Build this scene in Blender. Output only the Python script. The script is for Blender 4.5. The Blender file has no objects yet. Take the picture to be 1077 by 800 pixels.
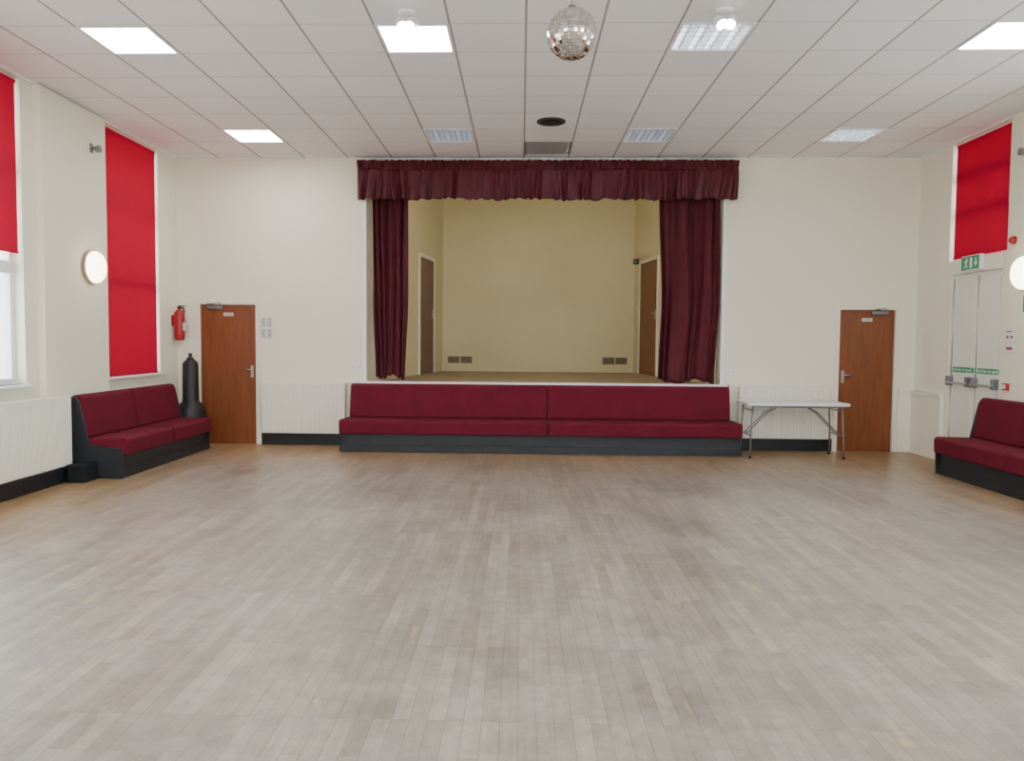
import bpy, bmesh, math, random
from mathutils import Matrix, Vector
random.seed(7)
S = bpy.context.scene
COL = S.collection
R90 = math.radians(90)

# ------------------------------------------------------------------ materials
def new_mat(name):
    m = bpy.data.materials.new(name); m.use_nodes = True
    nt = m.node_tree
    return m, nt, nt.nodes["Principled BSDF"]

def mat(name, col, rough=0.6, var=0.06, scale=8.0, metal=0.0, bump=0.0, bscale=60.0, sheen=0.0, spec=0.5, emis=None, estr=0.0):
    m, nt, b = new_mat(name)
    N, L = nt.nodes, nt.links
    tc = N.new("ShaderNodeTexCoord")
    no = N.new("ShaderNodeTexNoise"); no.inputs["Scale"].default_value = scale; no.inputs["Detail"].default_value = 4
    L.new(tc.outputs["Object"], no.inputs["Vector"])
    mx = N.new("ShaderNodeMix"); mx.data_type = 'RGBA'
    mx.inputs[6].default_value = tuple(max(0, c*(1-var)) for c in col)+(1,)
    mx.inputs[7].default_value = tuple(min(1, c*(1+var)) for c in col)+(1,)
    L.new(no.outputs["Fac"], mx.inputs[0]); L.new(mx.outputs[2], b.inputs["Base Color"])
    b.inputs["Roughness"].default_value = rough
    b.inputs["Metallic"].default_value = metal
    b.inputs["Specular IOR Level"].default_value = spec
    if sheen: b.inputs["Sheen Weight"].default_value = sheen
    if bump:
        n2 = N.new("ShaderNodeTexNoise"); n2.inputs["Scale"].default_value = bscale; n2.inputs["Detail"].default_value = 3
        L.new(tc.outputs["Object"], n2.inputs["Vector"])
        bp = N.new("ShaderNodeBump"); bp.inputs["Strength"].default_value = bump; bp.inputs["Distance"].default_value = 0.01
        L.new(n2.outputs["Fac"], bp.inputs["Height"]); L.new(bp.outputs["Normal"], b.inputs["Normal"])
    if emis:
        b.inputs["Emission Color"].default_value = tuple(emis)+(1,)
        b.inputs["Emission Strength"].default_value = estr
    return m

def wood_door(name, c1, c2, rough=0.4):
    m, nt, b = new_mat(name); N, L = nt.nodes, nt.links
    tc = N.new("ShaderNodeTexCoord"); mp = N.new("ShaderNodeMapping")
    mp.inputs["Scale"].default_value = (14, 14, 1.2)
    L.new(tc.outputs["Object"], mp.inputs["Vector"])
    no = N.new("ShaderNodeTexNoise"); no.inputs["Scale"].default_value = 2.0; no.inputs["Detail"].default_value = 6
    no.inputs["Distortion"].default_value = 0.6
    L.new(mp.outputs["Vector"], no.inputs["Vector"])
    cr = N.new("ShaderNodeValToRGB"); cr.color_ramp.elements[0].position = .3; cr.color_ramp.elements[1].position = .7
    cr.color_ramp.elements[0].color = c1+(1,); cr.color_ramp.elements[1].color = c2+(1,)
    L.new(no.outputs["Fac"], cr.inputs[0]); L.new(cr.outputs[0], b.inputs["Base Color"])
    b.inputs["Roughness"].default_value = rough
    return m

def scuffed(name, col, dark, rough=.7):
    m, nt, b = new_mat(name); N, L = nt.nodes, nt.links
    tc = N.new("ShaderNodeTexCoord")
    n1 = N.new("ShaderNodeTexNoise"); n1.inputs["Scale"].default_value = .7; n1.inputs["Detail"].default_value = 4
    L.new(tc.outputs["Object"], n1.inputs["Vector"])
    mx = N.new("ShaderNodeMix"); mx.data_type = 'RGBA'; mx.inputs[6].default_value = col+(1,); mx.inputs[7].default_value = dark+(1,)
    mr = N.new("ShaderNodeMapRange"); mr.inputs[1].default_value = .35; mr.inputs[2].default_value = .65
    L.new(n1.outputs["Fac"], mr.inputs[0]); L.new(mr.outputs[0], mx.inputs[0])
    # small scuff marks
    n2 = N.new("ShaderNodeTexNoise"); n2.inputs["Scale"].default_value = 3.2; n2.inputs["Detail"].default_value = 10; n2.inputs["Roughness"].default_value = .7
    L.new(tc.outputs["Object"], n2.inputs["Vector"])
    m2 = N.new("ShaderNodeMapRange"); m2.inputs[1].default_value = .66; m2.inputs[2].default_value = .72; m2.inputs[3].default_value = 0; m2.inputs[4].default_value = .35
    L.new(n2.outputs["Fac"], m2.inputs[0])
    mz = N.new("ShaderNodeMix"); mz.data_type = 'RGBA'; mz.inputs[7].default_value = (.78, .74, .6, 1)
    L.new(m2.outputs[0], mz.inputs[0]); L.new(mx.outputs[2], mz.inputs[6]); L.new(mz.outputs[2], b.inputs["Base Color"])
    b.inputs["Roughness"].default_value = rough
    return m

M_wall = mat("cream_paint", (.86, .822, .672), .65, .02, 1.3, bump=.05, bscale=90)
M_cream = mat("cream_gloss", (.85, .82, .68), .35, .02, 3)
M_white = mat("white_paint", (.86, .86, .84), .4, .02, 3)
M_stagewall = scuffed("stage_yellow_paint", (.69, .62, .405), (.64, .565, .355))
M_stagefloor = mat("stage_boards", (.30, .225, .14), .6, .2, 5)
M_rad = mat("radiator_enamel", (.86, .835, .735), .35, .02, 3)
M_base = mat("black_skirting_paint", (.008, .010, .014), .45, .2, 6)
M_benchbase = mat("dark_blue_grey_paint", (.014, .017, .023), .5, .3, 9)
M_maroon = mat("maroon_upholstery", (.125, .0062, .020), .85, .28, 5, bump=.25, bscale=180, spec=.25)
M_velvet = mat("maroon_velvet", (.085, .0042, .013), .7, .35, 5, bump=.2, bscale=120, sheen=.05, spec=.35)
M_satin = mat("maroon_satin", (.088, .0055, .0155), .5, .35, 7, bump=.3, bscale=40, spec=.4)
M_steel = mat("brushed_steel", (.5, .5, .5), .3, .08, 30, metal=1)
M_grey = mat("grey_metal", (.22, .23, .25), .4, .1, 20, metal=.6)
M_black = mat("black_plastic", (.010, .010, .012), .45, .2, 10)
M_dark = mat("dark_void", (.01, .01, .01), .8, .2, 10)
M_red = mat("red_enamel", (.38, .008, .012), .3, .08, 10)
M_plastic = mat("white_plastic", (.84, .84, .82), .35, .02, 10)
M_table = mat("white_table_plastic", (.76, .77, .77), .4, .03, 20, bump=.05)
M_paper = mat("paper", (.78, .78, .76), .8, .05, 60)
M_greypaper = mat("printed_paper", (.35, .36, .36), .8, .3, 160)
M_green = mat("safety_green", (.0, .26, .11), .4, .03, 10, emis=(0, .4, .17), estr=.1)
M_opal = mat("lit_opal_diffuser", (.9, .9, .9), .5, .01, 5, emis=(1, .99, .97), estr=31)
M_glow = mat("lit_opal_glass", (.9, .88, .8), .3, .01, 5, emis=(1, .84, .60), estr=9)
M_bulb = mat("lit_bulb", (.9, .9, .9), .3, .01, 5, emis=(1, .97, .9), estr=45)
M_tube = mat("dim_tube", (.9, .9, .9), .3, .01, 5, emis=(.85, .92, 1), estr=2.0)
M_tube2 = mat("lit_tube", (.9, .9, .9), .3, .01, 5, emis=(.95, .97, 1), estr=9)
M_alu = mat("aluminium_louvre", (.62, .65, .69), .3, .05, 40, metal=.8)
M_door = wood_door("brown_wood_veneer", (.175, .046, .014), (.24, .070, .022))
M_door2 = wood_door("dark_red_brown_veneer", (.165, .045, .018), (.215, .068, .027))
M_door3 = mat("dull_purple_brown_paint", (.17, .09, .075), .5, .1, 4)
M_exitdoor = mat("pale_cream_gloss_door", (.84, .83, .75), .35, .03, 4)
M_brown = mat("brown_vent", (.26, .19, .10), .6, .25, 50)
M_darkbrown = mat("dark_brown_metal", (.05, .036, .03), .6, .25, 50)
M_rim = mat("wall_lamp_rim_metal", (.36, .25, .15), .45, .15, 20)
M_ventgrey = mat("vent_grey", (.24, .22, .21), .6, .1, 60)

def floor_mat():
    m, nt, b = new_mat("worn_wood_strip_floor"); N, L = nt.nodes, nt.links
    tc = N.new("ShaderNodeTexCoord")
    sp = N.new("ShaderNodeSeparateXYZ"); L.new(tc.outputs["Object"], sp.inputs[0])
    cb = N.new("ShaderNodeCombineXYZ"); L.new(sp.outputs[1], cb.inputs[0]); L.new(sp.outputs[0], cb.inputs[1])
    def brick(c1, c2, mo, off, w, fq, bias=0):
        br = N.new("ShaderNodeTexBrick")
        br.inputs["Color1"].default_value = c1; br.inputs["Color2"].default_value = c2
        br.inputs["Mortar"].default_value = mo; br.inputs["Bias"].default_value = bias
        br.inputs["Scale"].default_value = 1; br.inputs["Brick Width"].default_value = w
        br.inputs["Row Height"].default_value = .0715; br.inputs["Mortar Size"].default_value = .0014
        br.inputs["Mortar Smooth"].default_value = .3
        br.offset = off; br.offset_frequency = fq
        L.new(cb.outputs[0], br.inputs["Vector"]); return br
    def scale(a, b_):
        v = N.new("ShaderNodeVectorMath"); v.operation = 'SCALE'; L.new(a, v.inputs[0]); L.new(b_, v.inputs["Scale"]); return v.outputs[0]
    def mrange(src, a0, a1, b0, b1):
        r = N.new("ShaderNodeMapRange"); r.inputs[1].default_value = a0; r.inputs[2].default_value = a1; r.inputs[3].default_value = b0; r.inputs[4].default_value = b1
        L.new(src, r.inputs[0]); return r.outputs[0]
    def noise(sc, det, ro, mscale=None):
        n = N.new("ShaderNodeTexNoise"); n.inputs["Scale"].default_value = sc; n.inputs["Detail"].default_value = det; n.inputs["Roughness"].default_value = ro
        if mscale:
            mp = N.new("ShaderNodeMapping"); mp.inputs["Scale"].default_value = mscale; L.new(tc.outputs["Object"], mp.inputs[0]); L.new(mp.outputs[0], n.inputs["Vector"])
        else: L.new(tc.outputs["Object"], n.inputs["Vector"])
        return n.outputs["Fac"]
    br = brick((.345, .29, .235, 1), (.235, .19, .148, 1), (.13, .10, .075, 1), .37, .74, 3)
    n3 = noise(1.5, 11, .78)
    f3 = mrange(n3, .40, .60, .12, .78)
    st = noise(1, 10, .75, (34, 1.3, 1))
    mu = scale(br.outputs["Color"], mrange(st, .3, .7, .76, 1.22))
    mx = N.new("ShaderNodeMix"); mx.data_type = 'RGBA'; mx.inputs[7].default_value = (.325, .295, .265, 1)
    L.new(mu, mx.inputs[6]); L.new(f3, mx.inputs[0])
    jo = brick((1, 1, 1, 1), (.92, .915, .91, 1), (.74, .72, .70, 1), .37, .74, 3)
    mj = N.new("ShaderNodeMix"); mj.data_type = 'RGBA'; mj.blend_type = 'MULTIPLY'; mj.inputs[0].default_value = 1
    L.new(mx.outputs[2], mj.inputs[6]); L.new(jo.outputs["Color"], mj.inputs[7])
    c = scale(mj.outputs[2], mrange(noise(7, 11, .85), .33, .67, .74, 1.24))
    c = scale(c, mrange(noise(.6, 6, .65), .35, .65, .84, 1.13))
    c = scale(c, mrange(noise(1, 9, .8, (3.2, .8, 1)), .3, .7, .86, 1.13))
    sc = mrange(noise(1, 12, .8, (6, 28, 1)), .63, .74, 0, .45)
    ms0 = N.new("ShaderNodeMix"); ms0.data_type = 'RGBA'; ms0.inputs[7].default_value = (.53, .50, .46, 1); L.new(sc, ms0.inputs[0]); L.new(c, ms0.inputs[6])
    def edge(sock, centre, half, w):
        a = N.new("ShaderNodeMath"); a.operation = 'SUBTRACT'; a.inputs[1].default_value = centre; L.new(sock, a.inputs[0])
        d = N.new("ShaderNodeMath"); d.operation = 'ABSOLUTE'; L.new(a.outputs[0], d.inputs[0])
        return mrange(d.outputs[0], half-w, half, 0, 1)
    e1 = edge(sp.outputs[0], .27, 4.7, 1.1); e2 = edge(sp.outputs[1], 3.0, 7.15, 1.7)
    mxx = N.new("ShaderNodeMath"); mxx.operation = 'MAXIMUM'; L.new(e1, mxx.inputs[0]); L.new(e2, mxx.inputs[1])
    mn = N.new("ShaderNodeMath"); mn.operation = 'MULTIPLY'; L.new(mxx.outputs[0], mn.inputs[0]); L.new(mrange(n3, .35, .6, 1.0, .65), mn.inputs[1])
    mo = N.new("ShaderNodeMix"); mo.data_type = 'RGBA'; mo.blend_type = 'MULTIPLY'; mo.inputs[7].default_value = (1.16, .78, .34, 1); mo.clamp_result = False
    L.new(mn.outputs[0], mo.inputs[0]); L.new(ms0.outputs[2], mo.inputs[6])
    f5 = mrange(noise(1, 8, .6, (8, 2.2, 1)), .635, .69, 0, .65)
    ms = N.new("ShaderNodeMix"); ms.data_type = 'RGBA'; ms.inputs[7].default_value = (.44, .335, .19, 1)
    L.new(f5, ms.inputs[0]); L.new(mo.outputs[2], ms.inputs[6])
    L.new(ms.outputs[2], b.inputs["Base Color"])
    L.new(mrange(n3, .3, .7, .26, .46), b.inputs["Roughness"])
    bp = N.new("ShaderNodeBump"); bp.inputs["Strength"].default_value = .15; bp.inputs["Distance"].default_value = .003
    L.new(st, bp.inputs["Height"]); L.new(bp.outputs[0], b.inputs["Normal"])
    return m
M_floor = floor_mat()

T = .61; GX = .015; GY = 9.925   # ceiling grid
def ceil_mat():
    m, nt, b = new_mat("suspended_ceiling_tiles"); N, L = nt.nodes, nt.links
    tc = N.new("ShaderNodeTexCoord"); sp = N.new("ShaderNodeSeparateXYZ"); L.new(tc.outputs["Object"], sp.inputs[0])
    def line(sock, off, hw):
        a = N.new("ShaderNodeMath"); a.operation = 'SUBTRACT'; a.inputs[1].default_value = off - T*50 + T/2; L.new(sock, a.inputs[0])
        d = N.new("ShaderNodeMath"); d.operation = 'DIVIDE'; d.inputs[1].default_value = T; L.new(a.outputs[0], d.inputs[0])
        f = N.new("ShaderNodeMath"); f.operation = 'FRACT'; L.new(d.outputs[0], f.inputs[0])
        s = N.new("ShaderNodeMath"); s.operation = 'SUBTRACT'; s.inputs[1].default_value = .5; L.new(f.outputs[0], s.inputs[0])
        ab = N.new("ShaderNodeMath"); ab.operation = 'ABSOLUTE'; L.new(s.outputs[0], ab.inputs[0])
        l = N.new("ShaderNodeMath"); l.operation = 'LESS_THAN'; l.inputs[1].default_value = hw/T; L.new(ab.outputs[0], l.inputs[0])
        return l, d
    lx, dx = line(sp.outputs[0], GX, .010)
    ly, dy = line(sp.outputs[1], GY, .009)
    fl = N.new("ShaderNodeVectorMath"); fl.operation = 'FLOOR'
    cb = N.new("ShaderNodeCombineXYZ")
    for d, i in ((dx, 0), (dy, 1)):
        h = N.new("ShaderNodeMath"); h.operation = 'ADD'; h.inputs[1].default_value = .5; L.new(d.outputs[0], h.inputs[0]); L.new(h.outputs[0], cb.inputs[i])
    L.new(cb.outputs[0], fl.inputs[0])
    wn = N.new("ShaderNodeTexWhiteNoise"); L.new(fl.outputs[0], wn.inputs["Vector"])
    mt = N.new("ShaderNodeMix"); mt.data_type = 'RGBA'; mt.inputs[6].default_value = (.90, .90, .93, 1); mt.inputs[7].default_value = (.965, .96, .985, 1)
    L.new(wn.outputs["Value"], mt.inputs[0])
    m1 = N.new("ShaderNodeMix"); m1.data_type = 'RGBA'; m1.inputs[7].default_value = (.72, .72, .74, 1); L.new(ly.outputs[0], m1.inputs[0]); L.new(mt.outputs[2], m1.inputs[6])
    m2 = N.new("ShaderNodeMix"); m2.data_type = 'RGBA'; m2.inputs[7].default_value = (.38, .37, .37, 1); L.new(lx.outputs[0], m2.inputs[0]); L.new(m1.outputs[2], m2.inputs[6])  # lengthwise bars darkened: their shadow line is painted into the colour
    L.new(m2.outputs[2], b.inputs["Base Color"]); b.inputs["Roughness"].default_value = .8
    no = N.new("ShaderNodeTexNoise"); no.inputs["Scale"].default_value = 120; L.new(tc.outputs["Object"], no.inputs["Vector"])
    bp = N.new("ShaderNodeBump"); bp.inputs["Strength"].default_value = .1; bp.inputs["Distance"].default_value = .004; L.new(no.outputs["Fac"], bp.inputs["Height"]); L.new(bp.outputs[0], b.inputs["Normal"])
    return m
M_ceil = ceil_mat()

def blind_mat():
    m = bpy.data.materials.new("red_blind_fabric"); m.use_nodes = True
    nt = m.node_tree; N, L = nt.nodes, nt.links
    N.remove(N["Principled BSDF"]); out = N["Material Output"]
    tc = N.new("ShaderNodeTexCoord"); no = N.new("ShaderNodeTexNoise"); no.inputs["Scale"].default_value = 90
    L.new(tc.outputs["Object"], no.inputs["Vector"])
    mx = N.new("ShaderNodeMix"); mx.data_type = 'RGBA'; mx.inputs[6].default_value = (.54, .018, .060, 1); mx.inputs[7].default_value = (.62, .022, .072, 1)
    L.new(no.outputs["Fac"], mx.inputs[0])
    d = N.new("ShaderNodeBsdfDiffuse"); t = N.new("ShaderNodeBsdfTranslucent"); a = N.new("ShaderNodeMixShader"); a.inputs[0].default_value = .30
    L.new(mx.outputs[2], d.inputs[0]); L.new(mx.outputs[2], t.inputs[0])
    L.new(d.outputs[0], a.inputs[1]); L.new(t.outputs[0], a.inputs[2]); L.new(a.outputs[0], out.inputs[0])
    return m
M_blind = blind_mat()

def glass_mat():
    m = bpy.data.materials.new("window_glass"); m.use_nodes = True
    nt = m.node_tree; N, L = nt.nodes, nt.links
    N.remove(N["Principled BSDF"]); out = N["Material Output"]
    t = N.new("ShaderNodeBsdfTransparent"); g = N.new("ShaderNodeBsdfGlossy"); g.inputs["Roughness"].default_value = .05
    no = N.new("ShaderNodeTexNoise"); no.inputs["Scale"].default_value = 2
    mr = N.new("ShaderNodeMapRange"); mr.inputs[3].default_value = .04; mr.inputs[4].default_value = .08; L.new(no.outputs["Fac"], mr.inputs[0])
    a = N.new("ShaderNodeMixShader"); L.new(mr.outputs[0], a.inputs[0]); L.new(t.outputs[0], a.inputs[1]); L.new(g.outputs[0], a.inputs[2])
    L.new(a.outputs[0], out.inputs[0]); return m
M_glass = glass_mat()

def mirror_mat():
    m, nt, b = new_mat("mirror_tiles"); N, L = nt.nodes, nt.links
    g = N.new("ShaderNodeNewGeometry")
    cr = N.new("ShaderNodeValToRGB"); cr.color_ramp.elements[0].color = (.62, .58, .54, 1); cr.color_ramp.elements[1].color = (.99, .98, .97, 1)
    L.new(g.outputs["Random Per Island"], cr.inputs[0]); L.new(cr.outputs[0], b.inputs["Base Color"])
    b.inputs["Metallic"].default_value = 1; b.inputs["Roughness"].default_value = .06
    return m
M_mirror = mirror_mat()

# ------------------------------------------------------------------ helpers
def obj_from(name, verts, faces, m, parent=None, smooth=False, bevel=0, label=None, seg=2):
    me = bpy.data.meshes.new(name); me.from_pydata([tuple(v) for v in verts], [], faces); me.update()
    bm = bmesh.new(); bm.from_mesh(me); bmesh.ops.recalc_face_normals(bm, faces=bm.faces); bm.to_mesh(me); bm.free()
    me.materials.append(m)
    if smooth:
        for p in me.polygons: p.use_smooth = True
    o = bpy.data.objects.new(name, me); COL.objects.link(o)
    if parent: o.parent = parent
    if bevel:
        b = o.modifiers.new("bevel", 'BEVEL'); b.width = bevel; b.segments = seg; b.limit_method = 'ANGLE'
    if label: o["label"] = label
    return o

def boxgeo(bs):
    V, F = [], []
    for (x0, x1, y0, y1, z0, z1) in bs:
        n = len(V)
        V += [(x0,y0,z0),(x1,y0,z0),(x1,y1,z0),(x0,y1,z0),(x0,y0,z1),(x1,y0,z1),(x1,y1,z1),(x0,y1,z1)]
        F += [tuple(n+i for i in f) for f in ((0,3,2,1),(4,5,6,7),(0,1,5,4),(1,2,6,5),(2,3,7,6),(3,0,4,7))]
    return V, F

def boxes(name, bs, m, parent=None, bevel=0, label=None, seg=2):
    V, F = boxgeo(bs); return obj_from(name, V, F, m, parent, False, bevel, label, seg)
def box(name, b, m, parent=None, bevel=0, label=None, seg=2): return boxes(name, [b], m, parent, bevel, label, seg)
def each(name, bs, m, parent=None, bevel=0, label=None, seg=2):
    return [box(name, b, m, parent, bevel, label, seg) for b in bs]

def prism_x(name, prof, x0, x1, m, parent=None, bevel=0, label=None, seg=3):
    n = len(prof); V = [(x0, y, z) for y, z in prof]+[(x1, y, z) for y, z in prof]
    F = [tuple(range(n)), tuple(range(2*n-1, n-1, -1))]+[(i, (i+1) % n, n+(i+1) % n, n+i) for i in range(n)]
    return obj_from(name, V, F, m, parent, False, bevel, label, seg)

def prism_z(name, pts, z0, z1, m, parent=None):
    n = len(pts); V = [(x, y, z0) for x, y in pts]+[(x, y, z1) for x, y in pts]
    F = [tuple(range(n)), tuple(range(2*n-1, n-1, -1))]+[(i, (i+1) % n, n+(i+1) % n, n+i) for i in range(n)]
    return obj_from(name, V, F, m, parent)

def lathe(name, prof, m, parent=None, segs=32, loc=(0,0,0), axis='z', smooth=True, label=None):
    V, F = [], []
    for r, z in prof:
        for i in range(segs):
            a = 2*math.pi*i/segs; V.append((r*math.cos(a), r*math.sin(a), z))
    for j in range(len(prof)-1):
        for i in range(segs):
            k = (i+1) % segs; F.append((j*segs+i, j*segs+k, (j+1)*segs+k, (j+1)*segs+i))
    F.append(tuple(range(segs))); F.append(tuple(len(V)-segs+i for i in range(segs)))
    if axis == 'y': V = [(x, -z, y) for x, y, z in V]
    if axis == 'x': V = [(z, y, -x) for x, y, z in V]
    V = [(x+loc[0], y+loc[1], z+loc[2]) for x, y, z in V]
    o = obj_from(name, V, F, m, parent, smooth, 0, label)
    if smooth:
        e = o.modifiers.new("es", 'EDGE_SPLIT'); e.split_angle = math.radians(40)
    return o

def tube(name, paths, r, m, parent=None, label=None, segs=8):
    out = []
    for pts in paths:
        V, F = [], []
        pts = [Vector(p) for p in pts]
        for i, p in enumerate(pts):
            d = (pts[min(i+1, len(pts)-1)]-pts[max(i-1, 0)]).normalized()
            up = Vector((0, 0, 1)) if abs(d.z) < .9 else Vector((1, 0, 0))
            a = d.cross(up).normalized(); b = d.cross(a)
            for k in range(segs):
                t = 2*math.pi*k/segs; V.append(p+a*r*math.cos(t)+b*r*math.sin(t))
        for i in range(len(pts)-1):
            for k in range(segs):
                l = (k+1) % segs; F.append((i*segs+k, i*segs+l, (i+1)*segs+l, (i+1)*segs+k))
        F.append(tuple(k for k in range(segs))); F.append(tuple((len(pts)-1)*segs+k for k in range(segs)))
        out.append(obj_from(name, V, F, m, parent, True, 0, label))
    return out

def thing(name, loc, rz=0.0, label=None, cat=None, group=None, structure=False):
    e = bpy.data.objects.new(name, None); e.empty_display_size = .1
    e.location = loc; e.rotation_euler = (0, 0, rz); COL.objects.link(e)
    if label: e["label"] = label
    if cat: e["category"] = cat
    if group: e["group"] = group
    if structure: e["kind"] = "structure"
    return e
def struct(o, label=None, cat=None):
    o["kind"] = "structure"
    if label: o["label"] = label
    if cat: o["category"] = cat
    return o

def text(name, s, size, loc, m, parent, depth=.0008, align='CENTER'):
    c = bpy.data.curves.new("t", 'FONT'); c.body = s; c.size = size; c.align_x = align; c.align_y = 'CENTER'; c.extrude = depth
    t = bpy.data.objects.new("t", c); COL.objects.link(t)
    bpy.context.view_layer.update()
    me = bpy.data.meshes.new_from_object(t.evaluated_get(bpy.context.evaluated_depsgraph_get()))
    bpy.data.objects.remove(t); bpy.data.curves.remove(c)
    me.materials.clear(); me.materials.append(m)
    o = bpy.data.objects.new(name, me); COL.objects.link(o); o.parent = parent
    o.location = loc; o.rotation_euler = (R90, 0, 0); return o

def cells(us, vs, holes):
    us = sorted(set(us)); vs = sorted(set(vs)); out = []
    for i in range(len(us)-1):
        for j in range(len(vs)-1):
            cu = (us[i]+us[i+1])/2; cv = (vs[j]+vs[j+1])/2
            if any(h[0] < cu < h[1] and h[2] < cv < h[3] for h in holes): continue
            out.append((us[i], us[i+1], vs[j], vs[j+1]))
    return out
def wall(name, axis, c0, c1, u0, u1, z0, z1, holes, m, label):
    us = [u0, u1]+[x for h in holes for x in h[:2]]; vs = [z0, z1]+[min(max(x, z0), z1) for h in holes for x in h[2:]]
    bs = []
    for a, b, c, d in cells(us, vs, holes):
        bs.append((a, b, c0, c1, c, d) if axis == 'y' else (c0, c1, a, b, c, d))
    return struct(boxes(name, bs, m), label, "wall")

# ------------------------------------------------------------------ room
XL, XR, YB, H, Y0 = -4.878, 5.42, 10.8, 4.02, -4.0
struct(box("floor", (XL-.3, XR+.3, Y0-.2, YB+.2, -.1, 0), M_floor), "worn greyish wood strip dance floor", "floor")
DL = (-4.605, -3.70, -1, 2.03); DR = (4.335, 5.195, -1, 2.01); OP = (-2.18, 2.765, .91, 3.55)
wall("wall_back", 'y', YB, YB+.2, XL-.3, XR+.3, 0, 4.72, [DL, DR, OP], M_wall, "cream painted wall with stage opening")
LW = [(-2.6, -1.4), (.3, 1.5), (3.2, 4.4), (6.15, 7.43), (8.97, 10.27)]
SILL = 1.035; WT = 4.0
wall("wall_left", 'x', XL-.3, XL, Y0, YB, 0, H+.1, [(a, b, SILL, WT) for a, b in LW], M_wall, "cream painted wall with tall windows")
RW = [(.3, 1.4), (3.2, 4.3), (5.9, 7.0)]  # unseen window openings, put in to let daylight into the room
D3A, D3B = 8.86, 10.03
wall("wall_right", 'x', XR, XR+.3, Y0, YB, 0, H+.1, [(D3A, D3B, -1, WT)]+[(a, b, SILL, WT) for a, b in RW], M_wall, "cream painted wall with fire exit")
FW = [(-3.6, -1.4), (-.8, 1.4), (2.0, 4.2)]  # unseen end windows, added so daylight reaches ceiling, walls and floor
wall("wall_front", 'y', Y0-.2, Y0, XL-.3, XR+.3, 0, H+.1, [(a, b, 1.0, 3.6) for a, b in FW], M_wall, "cream painted unseen end wall with windows added for daylight")

rowsY = [9.62-3.05*k for k in range(5)]
colsX = [GX+T*k for k in (-5.5, -1.5, 2.5, 6.5)]
hl = .285
holes = [(x-hl, x+hl, y-hl, y+hl) for x in colsX for y in rowsY]
vx, vy = GX+T/2, GY+T/2-.01
holes.append((vx-hl, vx+hl, vy-hl, vy+hl))
V, F = [], []
us = [XL, XR]+[v for h in holes for v in h[:2]]; vs = [Y0, YB]+[v for h in holes for v in h[2:]]
for a, b, c, d in cells(us, vs, holes):
    n = len(V); V += [(a, c, H), (b, c, H), (b, d, H), (a, d, H)]; F.append((n, n+1, n+2, n+3))
struct(obj_from("ceiling", V, F, M_ceil), "white suspended tile ceiling", "ceiling")

struct(box("trim_1", (XL, XL+.025, Y0, YB, H-.018, H), M_white), "white ceiling edge trim", "trim")
struct(box("trim_2", (XR-.025, XR, Y0, YB, H-.018, H), M_white), "white ceiling edge trim", "trim")
struct(box("trim_3", (XL+.03, XR-.03, YB-.02, YB, H-.02, H), M_white), "white ceiling edge trim", "trim")
PD = .085; PR = .035
struct(box("trim_4", (XL, XL+PD, 7.62, 8.80, 0, H-.02), M_wall, bevel=.008), "cream painted pier between windows", "pier")
struct(box("trim_5", (XR-PR, XR, 7.3, 8.78, 0, H-.02), M_wall, bevel=.008), "cream painted pier between windows", "pier")
struct(box("trim_6", (-2.41, 2.86, YB-.075, YB, .885, .918), M_white, bevel=.006), "white painted stage edge", "stage edge")
struct(boxes("trim_7", [(-2.23, -2.18, YB-.012, YB, .918, 3.5), (2.765, 2.82, YB-.012, YB, .918, 3.5)], M_white), "white architrave of stage opening", "architrave")
struct(boxes("trim_8", [(5.205, XR-.04, YB-.02, YB, 0, .82), (5.2, XR-.06, YB-.045, YB, .82, .86), (XR-.04, XR, D3B+.01, YB, 0, .82), (XR-.065, XR, D3B+.01, YB, .82, .86)], M_wall, bevel=.004), "cream dado ledge around room corner", "trim")
struct(box("baseboard_back", (-3.68, -2.42, YB-.012, YB, 0, .17), M_base), "black painted skirting board", "baseboard")
struct(box("baseboard_back.001", (2.96, 4.32, YB-.012, YB, 0, .17), M_base), "black painted skirting board", "baseboard")
struct(box("baseboard_back.002", (XL+.01, -4.62, YB-.012, YB, 0, .17), M_base), "black painted skirting board", "baseboard")
struct(box("baseboard_left", (XL+.09, XL+.18, 3.0, 7.98, 0, .155), M_base, bevel=.006), "black painted pipe casing along floor", "baseboard")

# ------------------------------------------------------------------ stage
SY = 14.7; SZ = .91; SH = 4.7
struct(box("floor.001", (-2.3, 2.9, YB+.0, SY+.1, SZ-.05, SZ), M_stagefloor), "brown boarded stage floor", "stage floor")
struct(prism_z("wall_stage_left", [(-2.3, 11.0), (-2.0, 11.0), (-1.504, SY), (-1.7, SY)], SZ, SH, M_stagewall), "yellow cream stage side wall", "wall")
struct(prism_z("wall_stage_right", [(2.9, 11.0), (2.62, 11.0), (2.126, SY), (2.3, SY)], SZ, SH, M_stagewall), "yellow cream stage side wall", "wall")
struct(box("wall_stage_back", (-1.7, 2.3, SY, SY+.12, SZ, SH), M_stagewall), "yellow cream wall behind the stage", "wall")
struct(box("ceiling.001", (-2.3, 2.9, 11.0, SY+.1, SH, SH+.05), M_stagewall), "stage ceiling", "ceiling")
struct(box("baseboard_stage", (-1.50, 2.12, SY-.02, SY, SZ, SZ+.07), M_stagewall), "cream skirting behind stage", "baseboard")
def wall_vent(x, n):
    for i in range(n):
        t = thing("wall_vent", (x+i*.24, SY, 1.13), 0, "brown louvred vent low on stage wall", "vent", "vents on stage wall")
        boxes("vent_grille", [(0, .22, -.012, 0, -.065, -.055), (0, .22, -.012, 0, .055, .065)]+[(k*.022, k*.022+.012, -.012, 0, -.055, .055) for k in range(10)], M_brown, t)
        box("vent_back", (0, .22, -.004, -.001, -.055, .055), M_darkbrown, t)
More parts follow.
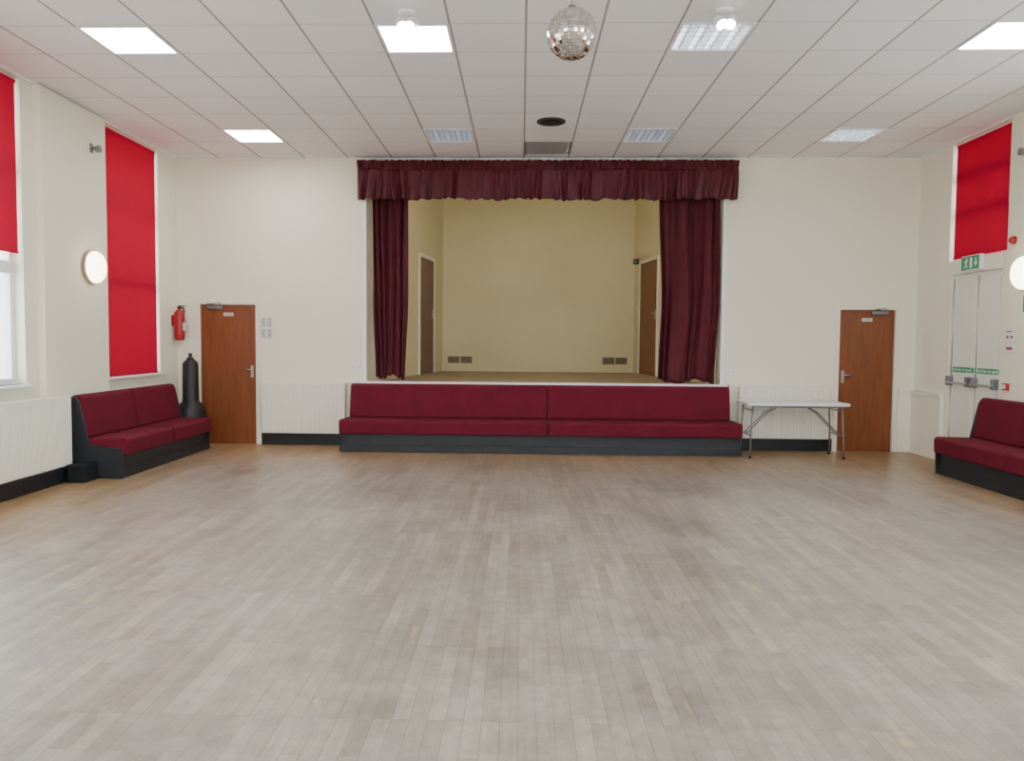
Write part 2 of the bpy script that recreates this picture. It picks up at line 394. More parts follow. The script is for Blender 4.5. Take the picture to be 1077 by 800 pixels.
wall_vent(-1.40, 2); wall_vent(1.55, 2)

# ------------------------------------------------------------------ doors
def room_door(n, x0, x1, ztop, hand, label):
    t = thing("door_%d" % n, (x0, YB, 0), 0, label, "door", structure=True)
    w = x1-x0; f = .055
    boxes("door_frame", [(0, f, -.015, .12, 0, ztop), (w-f, w, -.015, .12, 0, ztop), (f, w-f, -.015, .12, ztop-.05, ztop)], M_cream, t, .004, "cream painted frame")
    box("door_leaf", (f+.001, w-f-.001, .02, .064, .001, ztop-.051), M_door, t, .002, "brown wood veneer leaf")
    hx = w-f-.065 if hand > 0 else f+.065
    box("door_plate", (hx-.02, hx+.02, .012, .02, .95, 1.12), M_steel, t, .003, "steel plate")
    tube("door_handle", [[(hx, .014, 1.06), (hx, -.03, 1.06), (hx-hand*.10, -.033, 1.06)]], .009, M_steel, t)
    cx = (.16 if hand > 0 else w-.38)
    box("door_closer", (cx, cx+.22, -.03, .02, ztop-.115, ztop-.065), M_grey, t, .006, "grey overhead closer")
    tube("closer_arm", [[(cx+.16, -.01, ztop-.06), (cx+.02, -.08, ztop-.045), (cx+.2, -.02, ztop-.03)]], .006, M_grey, t)
    sx = w/2
    box("door_sign", (sx-.07, sx+.07, .014, .02, ztop-.21, ztop-.165), M_paper, t, .001, "small pale name plate")
    box("sign_line", (sx-.055, sx+.055, .012, .014, ztop-.195, ztop-.18), M_greypaper, t)
    each("hinge", [((f-.006) if hand > 0 else (w-f-.006), (f+.006) if hand > 0 else (w-f+.006), .005, .02, z, z+.09) for z in (.22, 1.0, 1.72)], M_steel, t)
room_door(1, DL[0], DL[1], 2.03, 1, "brown wood veneer door beside radiator and notices")
room_door(2, DR[0], DR[1], 2.01, -1, "brown wood veneer door beside folding table")

def stage_door(n, px, py, ang, w, m, label):
    t = thing("door_%d" % n, (px, py, SZ), ang, label, "door", structure=True)
    h = 2.0
    boxes("door_frame", [(0, .06, -.03, 0, 0, h+.06), (w-.06, w, -.03, 0, 0, h+.06), (.06, w-.06, -.03, 0, h, h+.06)], M_cream, t, .004)
    box("door_leaf", (.06, w-.06, -.018, 0, .005, h), m, t, .002)
    box("door_plate", (w-.14, w-.10, -.026, -.018, .98, 1.14), M_steel, t, .002)
    tube("door_handle", [[(w-.12, -.02, 1.08), (w-.12, -.06, 1.08), (w-.22, -.062, 1.08)]], .009, M_steel, t)
a = math.atan2(3.7, .496)
stage_door(4, -2.0+.496*(12.95-11)/3.7, 12.95, a, 1.05, M_door3, "dull purple-brown door in stage side wall")
stage_door(5, 2.62-.494*(14.30-11)/3.7, 14.30, -a, 1.12, M_door2, "brown wood door in stage side wall")

# fire exit (right wall)
t = thing("door_3", (XR, D3B, 0), -R90, "cream double fire exit doors with push bars", "fire exit door", structure=True)
W3 = D3B-D3A; HT = 2.36
boxes("door_frame", [(0, .06, .0, .12, 0, 2.54), (W3-.06, W3, .0, .12, 0, 2.54), (.06, W3-.06, 0, .12, HT, 2.54)], M_cream, t, .005, "cream frame with deep head")
for i in range(2):
    a0 = .065+i*(W3/2-.063); b0 = a0+W3/2-.07
    box("door_leaf", (a0, b0, .03, .07, .001, HT-.002), M_exitdoor, t, .003, "cream flush leaf with vertical rebate")
    boxes("leaf_moulding", [(a0+.05, a0+.06, .022, .03, .1, HT-.1), (b0-.06, b0-.05, .022, .03, .1, HT-.1), (a0+.06, b0-.06, .022, .03, HT-.11, HT-.1), (a0+.06, b0-.06, .022, .03, .1, .11), (a0+.06, b0-.06, .022, .03, 1.3, 1.31)], M_cream, t)
    each("push_bar_housing", [(a0+.02, a0+.08, -.045, .03, .98, 1.10), (b0-.08, b0-.02, -.045, .03, .98, 1.10)], M_grey, t, .008, "grey push bar housing")
    tube("push_bar", [[(a0+.04, -.045, 1.02), (b0-.04, -.045, 1.02)]], .014, M_steel, t)
    tube("bolt_rod", [[(a0+.05, .015, .05), (a0+.05, .015, .98)], [(a0+.05, .015, 1.1), (a0+.05, .015, HT-.05)]], .006, M_steel, t)
    box("push_bar_sign", (a0+.01, b0-.01, .024, .03, 1.15, 1.215), M_green, t, .001, "green push bar sign")
    text("sign_text", "Push bar to open", .058, ((a0+b0)/2, .0235, 1.183), M_white, t)

t = thing("exit_sign", (XR-.005, 9.45, 2.47), -R90, "green illuminated emergency exit box sign above doors", "exit sign")
box("sign_body", (-.19, .19, -.06, 0, -.09, .09), M_plastic, t, .006)
box("sign_face", (-.18, .18, -.064, -.06, -.08, .08), M_green, t, .001, "green face")
def flat(name, polys, y, m, parent):
    V, F = [], []
    for p in polys:
        n = len(V); k = len(p); V += [(x, y, z) for x, z in p]; V += [(x, y+.002, z) for x, z in p]
        F.append(tuple(n+i for i in range(k))); F.append(tuple(n+k+i for i in reversed(range(k))))
        F += [(n+i, n+(i+1) % k, n+k+(i+1) % k, n+k+i) for i in range(k)]
    return obj_from(name, V, F, m, parent)
circ = lambda cx, cz, r, n=14: [(cx+r*math.cos(6.283*i/n), cz+r*math.sin(6.283*i/n)) for i in range(n)]
flat("sign_pictogram", [circ(-.065, .05, .013), [(-.09, .035), (-.06, .037), (-.07, -.01), (-.09, -.01)], [(-.09, .035), (-.12, .01), (-.115, .003), (-.085, .025)], [(-.062, .035), (-.04, .01), (-.045, .004), (-.068, .022)], [(-.09, -.01), (-.075, -.01), (-.05, -.035), (-.06, -.06), (-.07, -.058), (-.065, -.035)], [(-.09, -.01), (-.08, -.01), (-.095, -.045), (-.13, -.055), (-.132, -.045), (-.103, -.037)], [(.0, -.06), (.045, -.06), (.045, .06), (.0, .06)], [(.085, .0), (.11, .0), (.11, .05), (.13, .05), (.13, .0), (.155, .0), (.12, -.05)]], -.0665, M_white, t)

# ------------------------------------------------------------------ windows
def window(n, loc, rz, w, z0, z1):
    t = thing("window_%d" % n, loc, rz, "white plastic framed tall window", "window", structure=True)
    f = .06; mid = w/2
    zs = [z0+(z1-z0)*k/3 for k in (1.15, 2.1)]
    bs = [(0, f, .10, .17, z0, z1), (w-f, w, .10, .17, z0, z1), (f, w-f, .10, .17, z0, z0+f), (f, w-f, .10, .17, z1-f, z1), (mid-.035, mid+.035, .10, .17, z0+f, z1-f)]
    bs += [(f, w-f, .06, .17, z-.06, z+.06) for z in zs]
    boxes("window_frame", bs, M_white, t, .006)
    box("window_glass", (f, w-f, .13, .136, z0+f, z1-f), M_glass, t)
    if z0 < 1.5:
        box("window_sill", (-.03, w+.03, -.05, .10, z0-.03, z0), M_white, t, .006, "white sill board")
n = 1
for a0, b0 in LW: window(n, (XL, a0, 0), R90, b0-a0, SILL, WT); n += 1
for a0, b0 in RW: window(n, (XR, b0, 0), -R90, b0-a0, SILL, WT); n += 1
window(n, (XR, D3B, 0), -R90, W3, 2.54, WT); n += 1
for a0, b0 in FW: window(n, (b0, Y0, 0), 2*R90, b0-a0, 1.0, 3.6); n += 1

def blind(wallx, y0, y1, z0, z1, side, label):
    rz = R90 if side > 0 else -R90
    t = thing("roller_blind", (wallx, y0 if side > 0 else y1, z1), rz, label, "blind", "red roller blinds")
    w = y1-y0; h = z1-z0
    box("blind_fabric", (.03, w-.035, .028, .030, -h, -.02), M_blind, t, 0, "translucent red fabric")
    lathe("blind_roller", [(.0, 0), (.022, 0), (.022, w-.02), (0, w-.02)], M_blind, t, 16, (.01, .053, -.03), 'x')
    box("bottom_bar", (.025, w-.03, .022, .036, -h-.02, -h), M_blind, t, .004)
    tube("pull_chain", [[(w-.018, .01, -.04), (w-.018, .01, -1.2 if h > 2 else -.9)]], .002, M_plastic, t, "white bead chain", 6)
blind(XL, LW[4][0], LW[4][1], SILL+.02, WT-.005, 1, "fully lowered red roller blind over tall window")
blind(XL, LW[3][0], LW[3][1], 2.33, WT-.005, 1, "half lowered red roller blind over tall window")
blind(XR, D3A, D3B-.02, 2.58, WT-.005, -1, "red roller blind above the fire exit doors")

# ------------------------------------------------------------------ radiators
def radiator(loc, rz, w, h, label):
    t = thing("radiator", loc, rz, label, "radiator")
    p = .034; n = int(w/p); prof = []
    for i in range(n):
        a = i*w/n; q = w/n
        prof += [(a, -.083), (a+q*.30, -.083), (a+q*.45, -.094), (a+q*.85, -.094)]
    prof.append((w, -.083))
    V = []; F = []
    for x, y in prof: V += [(x, y, .02), (x, y, h-.02)]
    for i in range(len(prof)-1): F.append((2*i, 2*i+2, 2*i+3, 2*i+1))
    obj_from("front_panel", V, F, M_rad, t)
    boxes("radiator_body", [(0, w, -.084, -.02, 0, .022), (0, w, -.088, -.02, h-.022, h), (-.004, 0, -.088, -.02, 0, h), (w, w+.004, -.088, -.02, 0, h), (0, w, -.03, -.02, .02, h-.02)], M_rad, t, .003)
    each("wall_bracket", [(.15, .19, -.02, -.002, .05, h-.05), (w-.19, w-.15, -.02, -.002, .05, h-.05)], M_rad, t)
    tube("radiator_valve", [[(w+.004, -.05, .05), (w+.03, -.05, .05), (w+.03, -.05, -.16)]], .010, M_plastic, t, "white valve and pipe")
radiator((-3.64, YB-.013, .175), 0, 1.17, .71, "cream ribbed panel radiator between door and stage bench")
radiator((3.02, YB-.013, .175), 0, 1.22, .71, "cream ribbed panel radiator behind folding table")
radiator((XL+PD+.002, 5.3, .165), R90, 2.58, .73, "cream ribbed panel radiator under the window")

# ------------------------------------------------------------------ benches
def bench(loc, rz, w, cuts, label, ends=(True, True), inset=.0):
    t = thing("upholstered_bench", loc, rz, label, "bench")
    box("bench_base", (0.02, w-.02, -.54, -.02, 0, .245), M_benchbase, t, .006, "dark painted plinth")
    box("plinth_skirting", (0.0, w, -.555, -.54, 0, .10), M_benchbase, t, .004)
    seat = [(-.61, .245), (-.08, .245), (-.08, .425), (-.585, .435), (-.615, .41)]
    back = [(-.185, .43), (-.03, .425), (-.012, .885), (-.075, .89), (-.115, .86)]
    xs = [0]+cuts+[w]; n = len(xs)-1
    for i in range(n):
        prism_x("seat_cushion", seat, xs[i]+.004, xs[i+1]-.004, M_maroon, t, .022)
        prism_x("backrest", back, xs[i]+.004+(inset if i == 0 else 0), xs[i+1]-.004-(inset if i == n-1 else 0), M_maroon, t, .022)
    prof = [(-.565, 0), (-.02, 0), (-.005, .87), (-.06, .875), (-.105, .82), (-.19, .43), (-.23, .36), (-.53, .32), (-.575, .27)]
    if ends[0]: prism_x("end_panel", prof, -.03, 0, M_benchbase, t, .004, "dark painted shaped end panel")
    if ends[1]: prism_x("end_panel", prof, w, w+.03, M_benchbase, t, .004, "dark painted shaped end panel")
    return t
bench((-2.42, 10.72, 0), 0, 5.33, [2.79], "long maroon upholstered bench against the stage front", (False, False), inset=.05)
bench((XL+PD+.002, 8.02, 0), R90, 2.24, [1.1], "maroon two-section bench under tall red blind")
bench((XR-PR-.002, 9.02, 0), -R90, 2.6, [1.3], "maroon wall bench beside the fire exit", (True, False))

t = thing("low_box", (-4.575, 7.85, 0), 0, "low black painted box at the bench foot", "box")
box("box_body", (-.09, .09, -.12, .12, 0, .165), M_base, t, .006)
box("box_lid", (-.10, .10, -.13, .13, .165, .185), M_base, t, .005)

# ------------------------------------------------------------------ curtains
def drape(name, x0t, x1t, x0m, x1m, x0b, x1b, z0, z1, nf, amp, m, parent, seed, hem=.02):
    random.seed(seed); nx, nz = nf*14, 44
    xs = [0.0]
    for _ in range(nf): xs.append(xs[-1]+random.uniform(.6, 1.5))
    xs = [x/xs[-1] for x in xs]
    ph = [random.uniform(-.6, .6) for _ in range(nf+2)]; am = [random.uniform(.5, 1.3) for _ in range(nf+2)]
    V, F = [], []
    for j in range(nz+1):
        s = j/nz; z = z1+(z0-z1)*s
        if s < .55:
            k = s/.55; k = k*k*(3-2*k); a0 = x0t+(x0m-x0t)*k; b0 = x1t+(x1m-x1t)*k
        else:
            k = (s-.55)/.45; k = k*k*(3-2*k); a0 = x0m+(x0b-x0m)*k; b0 = x1m+(x1b-x1m)*k
        for i in range(nx+1):
            iq = min(i//14, nf-1); fr = (i-iq*14)/14; u = xs[iq]*(1-fr)+xs[iq+1]*fr; q = iq+fr
            sm_ = fr*fr*(3-2*fr)
            p = ph[iq]*(1-sm_)+ph[iq+1]*sm_; A = am[iq]*(1-sm_)+am[iq+1]*sm_
            y = amp*A*math.sin(2*math.pi*(q+p*s*.9))+.25*amp*math.sin(2*math.pi*(2.3*q+.5+p)+s*3)+.012*math.sin(7*s+3*q)
            zz = z+(hem*math.sin(9*u+seed)*s**6)+(.012*math.sin(2*math.pi*q)*s**4)
            V.append((a0+(b0-a0)*u+.012*math.sin(6*s+q*2)*min(1, 4*u, 4*(1-u)), y, zz))
    for j in range(nz):
        for i in range(nx):
            a = j*(nx+1)+i; F.append((a, a+1, a+nx+2, a+nx+1))
    o = obj_from(name, V, F, m, parent, True)
    sm = o.modifiers.new("thick", 'SOLIDIFY'); sm.thickness = .006
    return o
t = thing("stage_curtain", (0, 10.90, .93), 0, "maroon velvet stage curtain gathered in narrow folds", "curtain", "pair of stage curtains")
drape("curtain_fabric", -2.11, -1.61, -2.09, -1.61, -2.06, -1.65, .04, 2.62, 5, .045, M_velvet, t, 3, .03)
tube("curtain_track", [[(-2.17, 0, 2.63), (-1.5, 0, 2.63)]], .012, M_grey, t)
t = thing("stage_curtain", (0, 10.90, .93), 0, "wide maroon velvet stage curtain hanging full", "curtain", "pair of stage curtains")
drape("curtain_fabric", 1.91, 2.74, 1.95, 2.76, 1.92, 2.71, .01, 2.62, 5, .06, M_velvet, t, 8, .03)
tube("curtain_track", [[(1.8, 0, 2.63), (2.76, 0, 2.63)]], .012, M_grey, t)

t = thing("curtain_pelmet", (0, YB, 3.4), 0, "gathered maroon satin pelmet with frilled lower edge", "pelmet")
def frill(name, zt, zb, nf, amp0, amp1, yoff, scal, m, seed, head=0.0):
    random.seed(seed); X0, X1 = -2.29, 2.94; nx, nz = nf*12, 18
    xs = [0.0]
    for _ in range(nf): xs.append(xs[-1]+random.uniform(.45, 1.7))
    xs = [x/xs[-1] for x in xs]
    ph = [random.uniform(-.5, .5) for _ in range(nf+2)]; am = [random.uniform(.3, 1.4) for _ in range(nf+2)]; dr = [random.uniform(-1, 1) for _ in range(nf+2)]
    V, F = [], []
    cols = nx+1
    for j in range(nz+1):
        s = j/nz
        for i in range(cols):
            iq = min(i//12, nf-1); fr = (i-iq*12)/12; u = xs[iq]*(1-fr)+xs[iq+1]*fr; q = iq+fr; fr2 = fr*fr*(3-2*fr)
            p = ph[iq]*(1-fr2)+ph[iq+1]*fr2; A = am[iq]*(1-fr2)+am[iq+1]*fr2; D = dr[iq]*(1-fr2)+dr[iq+1]*fr2
            amp = amp0+(amp1-amp0)*s
            y = yoff-amp*A*math.sin(2*math.pi*(q+p*s))-.3*amp*math.sin(2*math.pi*(q*1.7+p*2)+3*s)-.02*math.sin(math.pi*s)*(.6+.6*D)
            z = zt+(zb-zt)*s + s*s*(scal*.7*math.sin(2*math.pi*(q+p)+1)+scal*.9*D+.010*math.sin(u*30)+.006*math.sin(u*77))
            z += head*(1-s)**3*math.sin(q*4.1+D*3)
            x = X0+(X1-X0)*u + .014*s*math.sin(q*5)
            if i == 0 or i == cols-1: y = -.004
            V.append((x, y, z))
    for j in range(nz):
        for i in range(nx):
            a = j*cols+i; F.append((a, a+1, a+cols+1, a+cols))
    o = obj_from(name, V, F, m, t, True); sm = o.modifiers.new("thick", 'SOLIDIFY'); sm.thickness = .005
frill("pelmet_heading", .565, .435, 84, .010, .016, -.135, .012, M_velvet, 5, .006)
frill("pelmet_frill", .45, .035, 40, .014, .038, -.125, .011, M_satin, 6)
box("pelmet_board", (-2.27, 2.92, -.10, -.003, .53, .55), M_satin, t, .004, "fabric covered board")

# ------------------------------------------------------------------ folding table
t = thing("folding_table", (3.575, 10.26, 0), 0, "white plastic folding table with grey steel legs", "table")
hw, hd = .65, .28
box("table_top", (-hw, hw, -hd, hd, .685, .725), M_table, t, .012, seg=3)
each("apron_rail", [(-hw+.08, hw-.08, -hd+.05, -hd+.07, .66, .685), (-hw+.08, hw-.08, hd-.07, hd-.05, .66, .685)], M_grey, t)
for sx in (-1, 1):
    x = sx*(hw-.08)
    for sy in (-1, 1):
        tube("table_leg", [[(x, sy*.21, .68), (x+sx*.02, sy*.22, .35), (x+sx*.03, sy*.24, .012)]], .012, M_grey, t)
        lathe("leg_foot", [(.015, 0), (.018, .01), (.016, .03), (0, .032)], M_black, t, 12, (x+sx*.03, sy*.24, 0))
    tube("leg_crossbar", [[(x+sx*.021, -.221, .30), (x+sx*.021, .221, .30)], [(x+sx*.001, -.21, .62), (x+sx*.001, .21, .62)]], .009, M_grey, t)
    tube("folding_brace", [[(sx*.18, -.05, .67), (sx*.33, -.05, .58), (x+sx*.02, -.05, .31)], [(sx*.18, .05, .67), (sx*.33, .05, .58), (x+sx*.02, .05, .31)]], .008, M_grey, t)

# ------------------------------------------------------------------ wall lights
def wall_light(x, y, z, rz):
    t = thing("wall_light", (x, y, z), rz, "round opal wall light with thin brown rim", "wall light", "round wall lights")
    lathe("light_backplate", [(0, 0), (.175, 0), (.188, .012), (.190, .035), (.176, .045), (0, .045)], M_rim, t, 40, axis='y')
    lathe("light_diffuser", [(.176, .040), (.172, .075), (.148, .105), (.10, .128), (.05, .138), (.001, .142)], M_glow, t, 40, axis='y', label="glowing opal glass dome")
wall_light(XL+PD, 8.46, 2.28, R90); wall_light(XR-PR, 8.42, 2.26, -R90)

def sensor(x, y, z, rz):
    t = thing("speaker_bracket", (x, y, z), rz, "small grey bracket high on the wall", "bracket")
    box("bracket_plate", (-.03, .03, -.01, 0, -.05, .05), M_grey, t, .003)
    tube("bracket_arm", [[(0, -.01, 0), (0, -.05, .01), (.0, -.08, -.02)]], .01, M_grey, t)
    lathe("bracket_head", [(0, 0), (.03, 0), (.04, .03), (.04, .05), (0, .06)], M_ventgrey, t, 16, (0, -.05, -.01), 'y')
    lathe("bracket_knob", [(0, 0), (.018, 0), (.018, .03), (0, .03)], M_grey, t, 12, (.0, -.04, .0), 'x')
sensor(XL+PD, 8.52, 3.60, R90); sensor(XR-PR, 8.50, 3.56, -R90)

# ------------------------------------------------------------------ fire extinguisher
t = thing("fire_extinguisher", (XL+.10, 10.64, 1.47), R90, "red fire extinguisher hung on the wall", "fire extinguisher")
lathe("extinguisher_body", [(0, 0), (.055, 0), (.067, .015), (.07, .03), (.07, .35), (.063, .39), (.04, .42), (.022, .43), (.022, .45), (0, .45)], M_red, t, 28)
box("extinguisher_label", (-.045, .045, -.074, -.066, .14, .25), M_paper, t, .001, "pale instruction label")
boxes("extinguisher_valve", [(-.02, .02, -.02, .02, .44, .475), (-.012, .012, -.10, .01, .475, .485), (-.012, .012, -.09, .01, .445, .453)], M_black, t, .003)
tube("extinguisher_hose", [[(.02, 0, .46), (.07, -.02, .46), (.09, -.03, .41), (.088, -.03, .25), (.083, -.03, .12)]], .011, M_black, t)
box("extinguisher_bracket", (-.03, .03, .068, .0995, .2, .35), M_red, t)

t = thing("ash_bin", (-4.575, 10.51, 0), 0, "tall black plastic floor-standing ash bin with narrow neck", "bin")
lathe("bin_base", [(0, 0), (.17, 0), (.20, .03), (.205, .42), (.195, .50), (.17, .57), (.12, .62), (0, .62)], M_black, t, 32)
lathe("bin_neck", [(0, .61), (.115, .61), (.108, .66), (.104, 1.10), (.10, 1.16), (.065, 1.20), (0, 1.20)], M_black, t, 32)
lathe("bin_cap", [(0, 1.19), (.05, 1.19), (.055, 1.215), (.03, 1.24), (.022, 1.26), (.026, 1.28), (.015, 1.295), (0, 1.297)], M_black, t, 24)

# ------------------------------------------------------------------ notices, sockets
t = thing("notice_panel", (-3.60, YB, 1.65), 0, "small grey and white printed notices beside the door", "notice")
for i in range(2):
    for j in range(2):
        box("notice_sheet", (-.085+i*.088, -.085+i*.088+.08, -.01, 0, -.15+j*.155, -.15+j*.155+.145), M_paper, t, .002)
        boxes("notice_print", [(-.075+i*.088, -.015+i*.088, -.012, -.01, -.13+j*.155+k*.025, -.13+j*.155+k*.025+.015) for k in range(5)], M_greypaper, t)
def socket(x, z):
    t = thing("wall_socket", (x, YB-.0, z), 0, "white double wall socket", "socket", "wall sockets")
    box("socket_plate", (-.073, .073, -.012, 0, -.043, .043), M_plastic, t, .004)
    each("socket_switch", [(-.05, -.03, -.017, -.012, .01, .028), (.03, .05, -.017, -.012, .01, .028)], M_plastic, t)
    each("socket_hole", [(a+dx, a+dx+.006, -.0125, -.0115, dz, dz+.009) for a in (-.043, .037) for dx, dz in ((0, -.002), (-.011, -.02), (.011, -.02))], M_dark, t)
socket(-2.33, 1.12); socket(2.90, 1.10)

XP = XR-PR
t = thing("safety_notice", (XP, 8.69, 1.53), -R90, "white notice with red symbols beside fire exit", "notice")
box("notice_sheet", (-.085, .085, -.004, 0, -.15, .15), M_paper, t, .001)
flat("notice_symbols", [circ(-.035, .05, .018), circ(.035, .05, .018), [(-.05, -.09), (.05, -.09), (.05, -.06), (-.05, -.06)], [(-.06, .105), (.04, .105), (.04, .117), (-.06, .117)]], -.006, M_red, t)
t = thing("fire_exit_sign", (XP, 8.32, 1.94), -R90, "green and white fire exit wall sign", "sign")
box("sign_plate", (-.17, .17, -.004, 0, -.09, .09), M_green, t, .001)
text("sign_text", "Fire exit", .085, (0, -.0045, 0), M_white, t)
t = thing("alarm_sounder", (XP, 8.68, 2.64), -R90, "small round red fire alarm sounder", "alarm")
lathe("sounder_base", [(0, 0), (.045, 0), (.045, .02), (.038, .028), (0, .028)], M_red, t, 24, axis='y')
lathe("sounder_horn", [(.036, .026), (.032, .045), (.022, .055), (.001, .057)], M_red, t, 24, axis='y')
t = thing("call_point", (XP, 8.70, 1.03), -R90, "small red break glass call point", "call point")
box("call_point_box", (-.04, .04, -.04, 0, -.04, .04), M_red, t, .005)
box("call_point_glass", (-.03, .03, -.043, -.04, -.02, .025), M_paper, t, .001)

# ------------------------------------------------------------------ ceiling luminaires
def opal(x, y):
    t = thing("ceiling_light_panel", (x, y, H), 0, "lit square opal ceiling light panel", "ceiling light", "square ceiling lights")
    boxes("panel_frame", [(-.30, .30, -.30, -.275, -.008, .0), (-.30, .30, .275, .30, -.008, 0), (-.30, -.275, -.275, .275, -.008, 0), (.275, .30, -.275, .275, -.008, 0)], M_white, t)
    box("light_diffuser", (-.276, .276, -.276, .276, .002, .01), M_opal, t, 0, "glowing opal diffuser")
    box("panel_housing", (-.284, .284, -.284, .284, .06, .07), M_white, t)
def louvre(x, y, bright):
    t = thing("ceiling_louvre_light", (x, y, H), 0, "square aluminium louvre ceiling light", "ceiling light", "square ceiling lights")
    boxes("panel_frame", [(-.30, .30, -.30, -.275, -.008, .0), (-.30, .30, .275, .30, -.008, 0), (-.30, -.275, -.275, .275, -.008, 0), (.275, .30, -.275, .275, -.008, 0)], M_white, t)
    boxes("panel_housing", [(-.284, .284, -.284, .284, .10, .11), (-.284, -.278, -.284, .284, 0, .1), (.278, .284, -.284, .284, 0, .1), (-.278, .278, -.284, -.278, 0, .1), (-.278, .278, .278, .284, 0, .1)], M_white, t)
    bl = [(-.275+.55*k/8-.003, -.275+.55*k/8+.003, -.275, .275, .0, .035) for k in range(9)]
    bl += [(-.275, .275, -.275+.55*k/6-.003, -.275+.55*k/6+.003, .002, .035) for k in range(7)]
    boxes("louvre_grid", bl, M_alu, t, 0, "aluminium louvre blades")
    for k in range(4):
        xx = -.206+.1375*k
        tube("fluorescent_tube", [[(xx, -.26, .075), (xx, .26, .075)]], .011, M_tube2 if bright else M_tube, t)
for r, y in enumerate(rowsY):
    for c, x in enumerate(colsX):
        if r == 0 and c == 0 or r == 1 and c in (0, 1, 3) or r > 1: opal(x, y)
        else: louvre(x, y, (r == 1 and c == 2) or (r == 0 and c == 3))

t = thing("ceiling_vent", (vx, vy, H), 0, "grey square louvred ceiling vent", "vent")
boxes("vent_frame", [(-.30, .30, -.30, -.27, -.01, 0), (-.30, .30, .27, .30, -.01, 0), (-.30, -.27, -.27, .27, -.01, 0), (.27, .30, -.27, .27, -.01, 0)], M_ventgrey, t)
V, F = [], []
for k in range(14):
    y = -.27+k*.54/14; n0 = len(V)
    V += [(-.27, y, .03), (.27, y, .03), (.27, y+.045, .0), (-.27, y+.045, .0)]; F.append((n0, n0+1, n0+2, n0+3))
obj_from("vent_louvres", V, F, M_ventgrey, t)
box("vent_duct", (-.284, .284, -.284, .284, .06, .07), M_dark, t)
t = thing("round_ceiling_diffuser", (GX+T/2, 9.01, H), 0, "dark round air diffuser set in a ceiling tile", "air diffuser")
lathe("diffuser_ring", [(.165, 0), (.165, -.012), (.14, -.018), (.125, -.006), (.125, 0)], M_darkbrown, t, 40)
lathe("diffuser_disc", [(0, -.004), (.12, -.004), (.12, -.002), (0, -.002)], M_dark, t, 40)
lathe("diffuser_cone", [(.09, -.006), (.09, -.02), (.0, -.024)], M_dark, t, 30)

def spot(x, y):
    t = thing("ceiling_spotlight", (x, y, H), 0, "white adjustable ceiling spotlight with glowing bulb", "spotlight", "white ceiling spotlights")
    lathe("spot_base", [(0, 0), (.07, 0), (.07, -.02), (.05, -.03), (0, -.03)], M_plastic, t, 24)
    tube("spot_stem", [[(0, 0, -.02), (0, 0, -.07)]], .012, M_plastic, t)
    for sx, ry in ((-.055, -.35), (.055, .35)):
        h = lathe("spot_head", [(0, 0), (.03, 0), (.042, -.03), (.046, -.09), (.042, -.09), (.036, -.03), (0, -.01)], M_plastic, t, 24, (0, 0, 0))
        h.location = (sx, -.01, -.06); h.rotation_euler = (-.6, ry, 0)
        b = lathe("spot_bulb", [(0, -.03), (.034, -.04), (.038, -.085), (.02, -.10), (.001, -.103)], M_bulb, t, 20, (0, 0, 0), label="glowing reflector bulb")
        b.location = (sx, -.01, -.06); b.rotation_euler = (-.6, ry, 0)
spot(colsX[1], 6.05); spot(colsX[2]-.02, 6.05)

# mirror ball
t = thing("mirror_ball", (.33, 5.46, 3.62), 0, "silver mirror ball hanging from the ceiling", "mirror ball")
R = .172; rows = 24; V = []; F = []
random.seed(4)
for j in range(rows):
    la = math.pi*(j+.5)/rows-math.pi/2; nl = max(4, int(2*math.pi*math.cos(la)/(math.pi/rows)))
    dl = math.pi/rows*.46
    for i in range(nl):
        lo = 2*math.pi*(i+.5*(j % 2))/nl; dlo = math.pi/nl*.92
        c = Vector((math.cos(la)*math.cos(lo), math.cos(la)*math.sin(lo), math.sin(la)))
        e = Vector((-math.sin(lo), math.cos(lo), 0)); nn = c.cross(e)
        hs = R*math.cos(la)*dlo; vs_ = R*dl; tx = random.uniform(-.07, .07); tz = random.uniform(-.07, .07); k = len(V)
        for sx, sz in ((-1, -1), (1, -1), (1, 1), (-1, 1)):
            V.append(c*(R*1.003+sx*hs*tx+sz*vs_*tz)+e*sx*hs+nn*sz*vs_)
        F.append((k, k+1, k+2, k+3))
o = obj_from("mirror_tiles", V, F, M_mirror, t)
core = [(R*.982*math.cos(a), R*.982*math.sin(a)) for a in [math.pi*(k/24)-math.pi/2 for k in range(25)]]
lathe("ball_core", core, M_ventgrey, t, 48)
lathe("ball_cap", [(0, R*.98), (.03, R*.98), (.025, R+.02), (0, R+.02)], M_grey, t, 16)
tube("hanging_cord", [[(0, 0, R), (0, 0, H-3.62-.08)]], .004, M_grey, t)
lathe("ball_motor", [(0, H-3.62), (.045, H-3.62), (.045, H-3.62-.08), (0, H-3.62-.08)], M_plastic, t, 20)

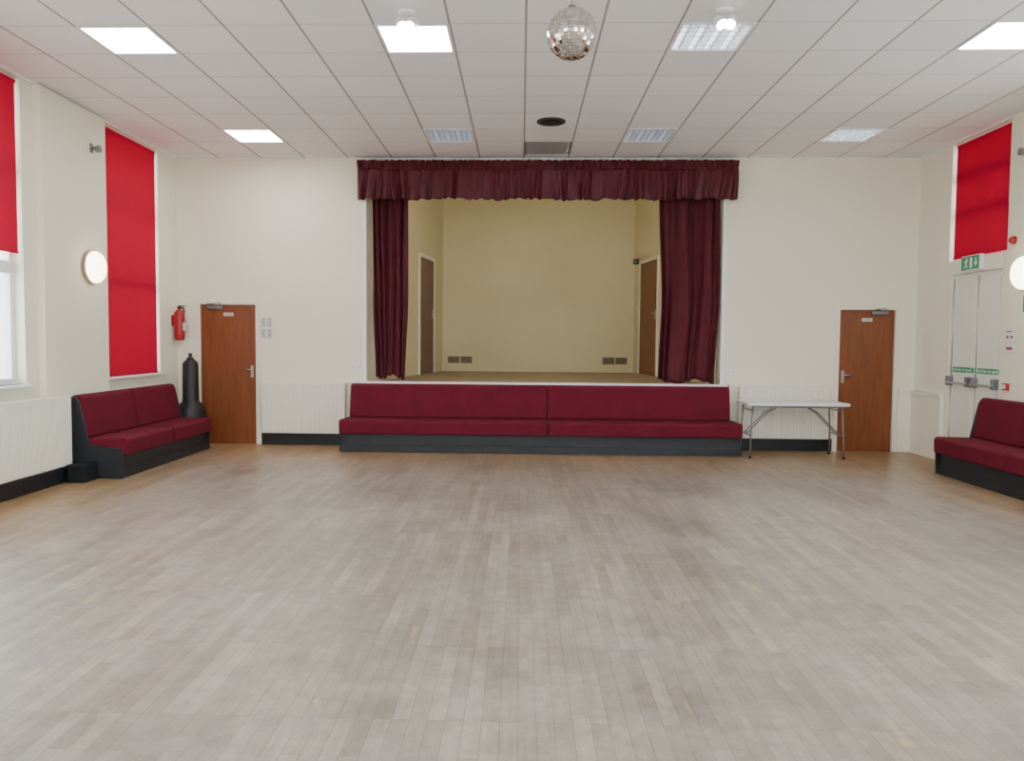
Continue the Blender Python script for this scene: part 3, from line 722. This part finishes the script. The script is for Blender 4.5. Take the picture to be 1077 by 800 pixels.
t = thing("stage_speaker", (2.15, 14.45, 2.98), math.radians(-20), "small dark speaker high on the stage wall", "speaker")
box("speaker_box", (-.08, .01, -.07, .03, -.045, .045), M_black, t, .008)
lathe("speaker_cone", [(0, 0), (.035, 0), (.035, .01), (.02, .004), (0, .012)], M_grey, t, 20, (-.035, -.07, 0), 'y')

t = thing("added_stage_batten", (.3, 11.0, 3.68), 0, "unseen white batten added behind the stage header to light the stage", "fill light")  # hidden lamp, added to brighten the stage walls
box("batten_body", (-1.2, 1.2, .002, .05, -.035, .035), M_white, t, .004)
tube("batten_tube", [[(-1.15, .075, -.01), (1.15, .075, -.01)]], .02, mat("warm_tube", (.9, .9, .9), .3, .01, 5, emis=(1, .90, .72), estr=58), t)

# ------------------------------------------------------------------ world
w = bpy.data.worlds.new("World"); S.world = w; w.use_nodes = True
N, L = w.node_tree.nodes, w.node_tree.links
bg = N["Background"]
tc = N.new("ShaderNodeTexCoord"); sp = N.new("ShaderNodeSeparateXYZ"); L.new(tc.outputs["Generated"], sp.inputs[0])
cr = N.new("ShaderNodeValToRGB"); cr.color_ramp.elements[0].position = .45; cr.color_ramp.elements[0].color = (.80, .83, .88, 1)
cr.color_ramp.elements[1].position = .6; cr.color_ramp.elements[1].color = (.72, .87, 1, 1)
mr = N.new("ShaderNodeMapRange"); mr.inputs[1].default_value = -1; mr.inputs[2].default_value = 1; L.new(sp.outputs[2], mr.inputs[0])
L.new(mr.outputs[0], cr.inputs[0]); L.new(cr.outputs[0], bg.inputs[0]); bg.inputs[1].default_value = 8.5

# ------------------------------------------------------------------ camera
cam = bpy.data.cameras.new("camera"); co = bpy.data.objects.new("camera", cam); COL.objects.link(co)
cam.sensor_width = 36; cam.lens = 810/1077*36; cam.shift_x = 17.5/1077; cam.clip_start = .05; cam.clip_end = 100
a = math.radians(1.9); th = math.atan(42/810); r = math.radians(.43)
Fv = Vector((-math.sin(a)*math.cos(th), math.cos(a)*math.cos(th), -math.sin(th)))
R0 = Vector((math.cos(a), math.sin(a), 0)); U0 = R0.cross(Fv)
Rv = R0*math.cos(r)+U0*math.sin(r); Uv = U0*math.cos(r)-R0*math.sin(r)
Mx = Matrix((Rv, Uv, -Fv)).transposed().to_4x4(); Mx.translation = (0, 0, 1.5)
co.matrix_world = Mx
S.camera = co
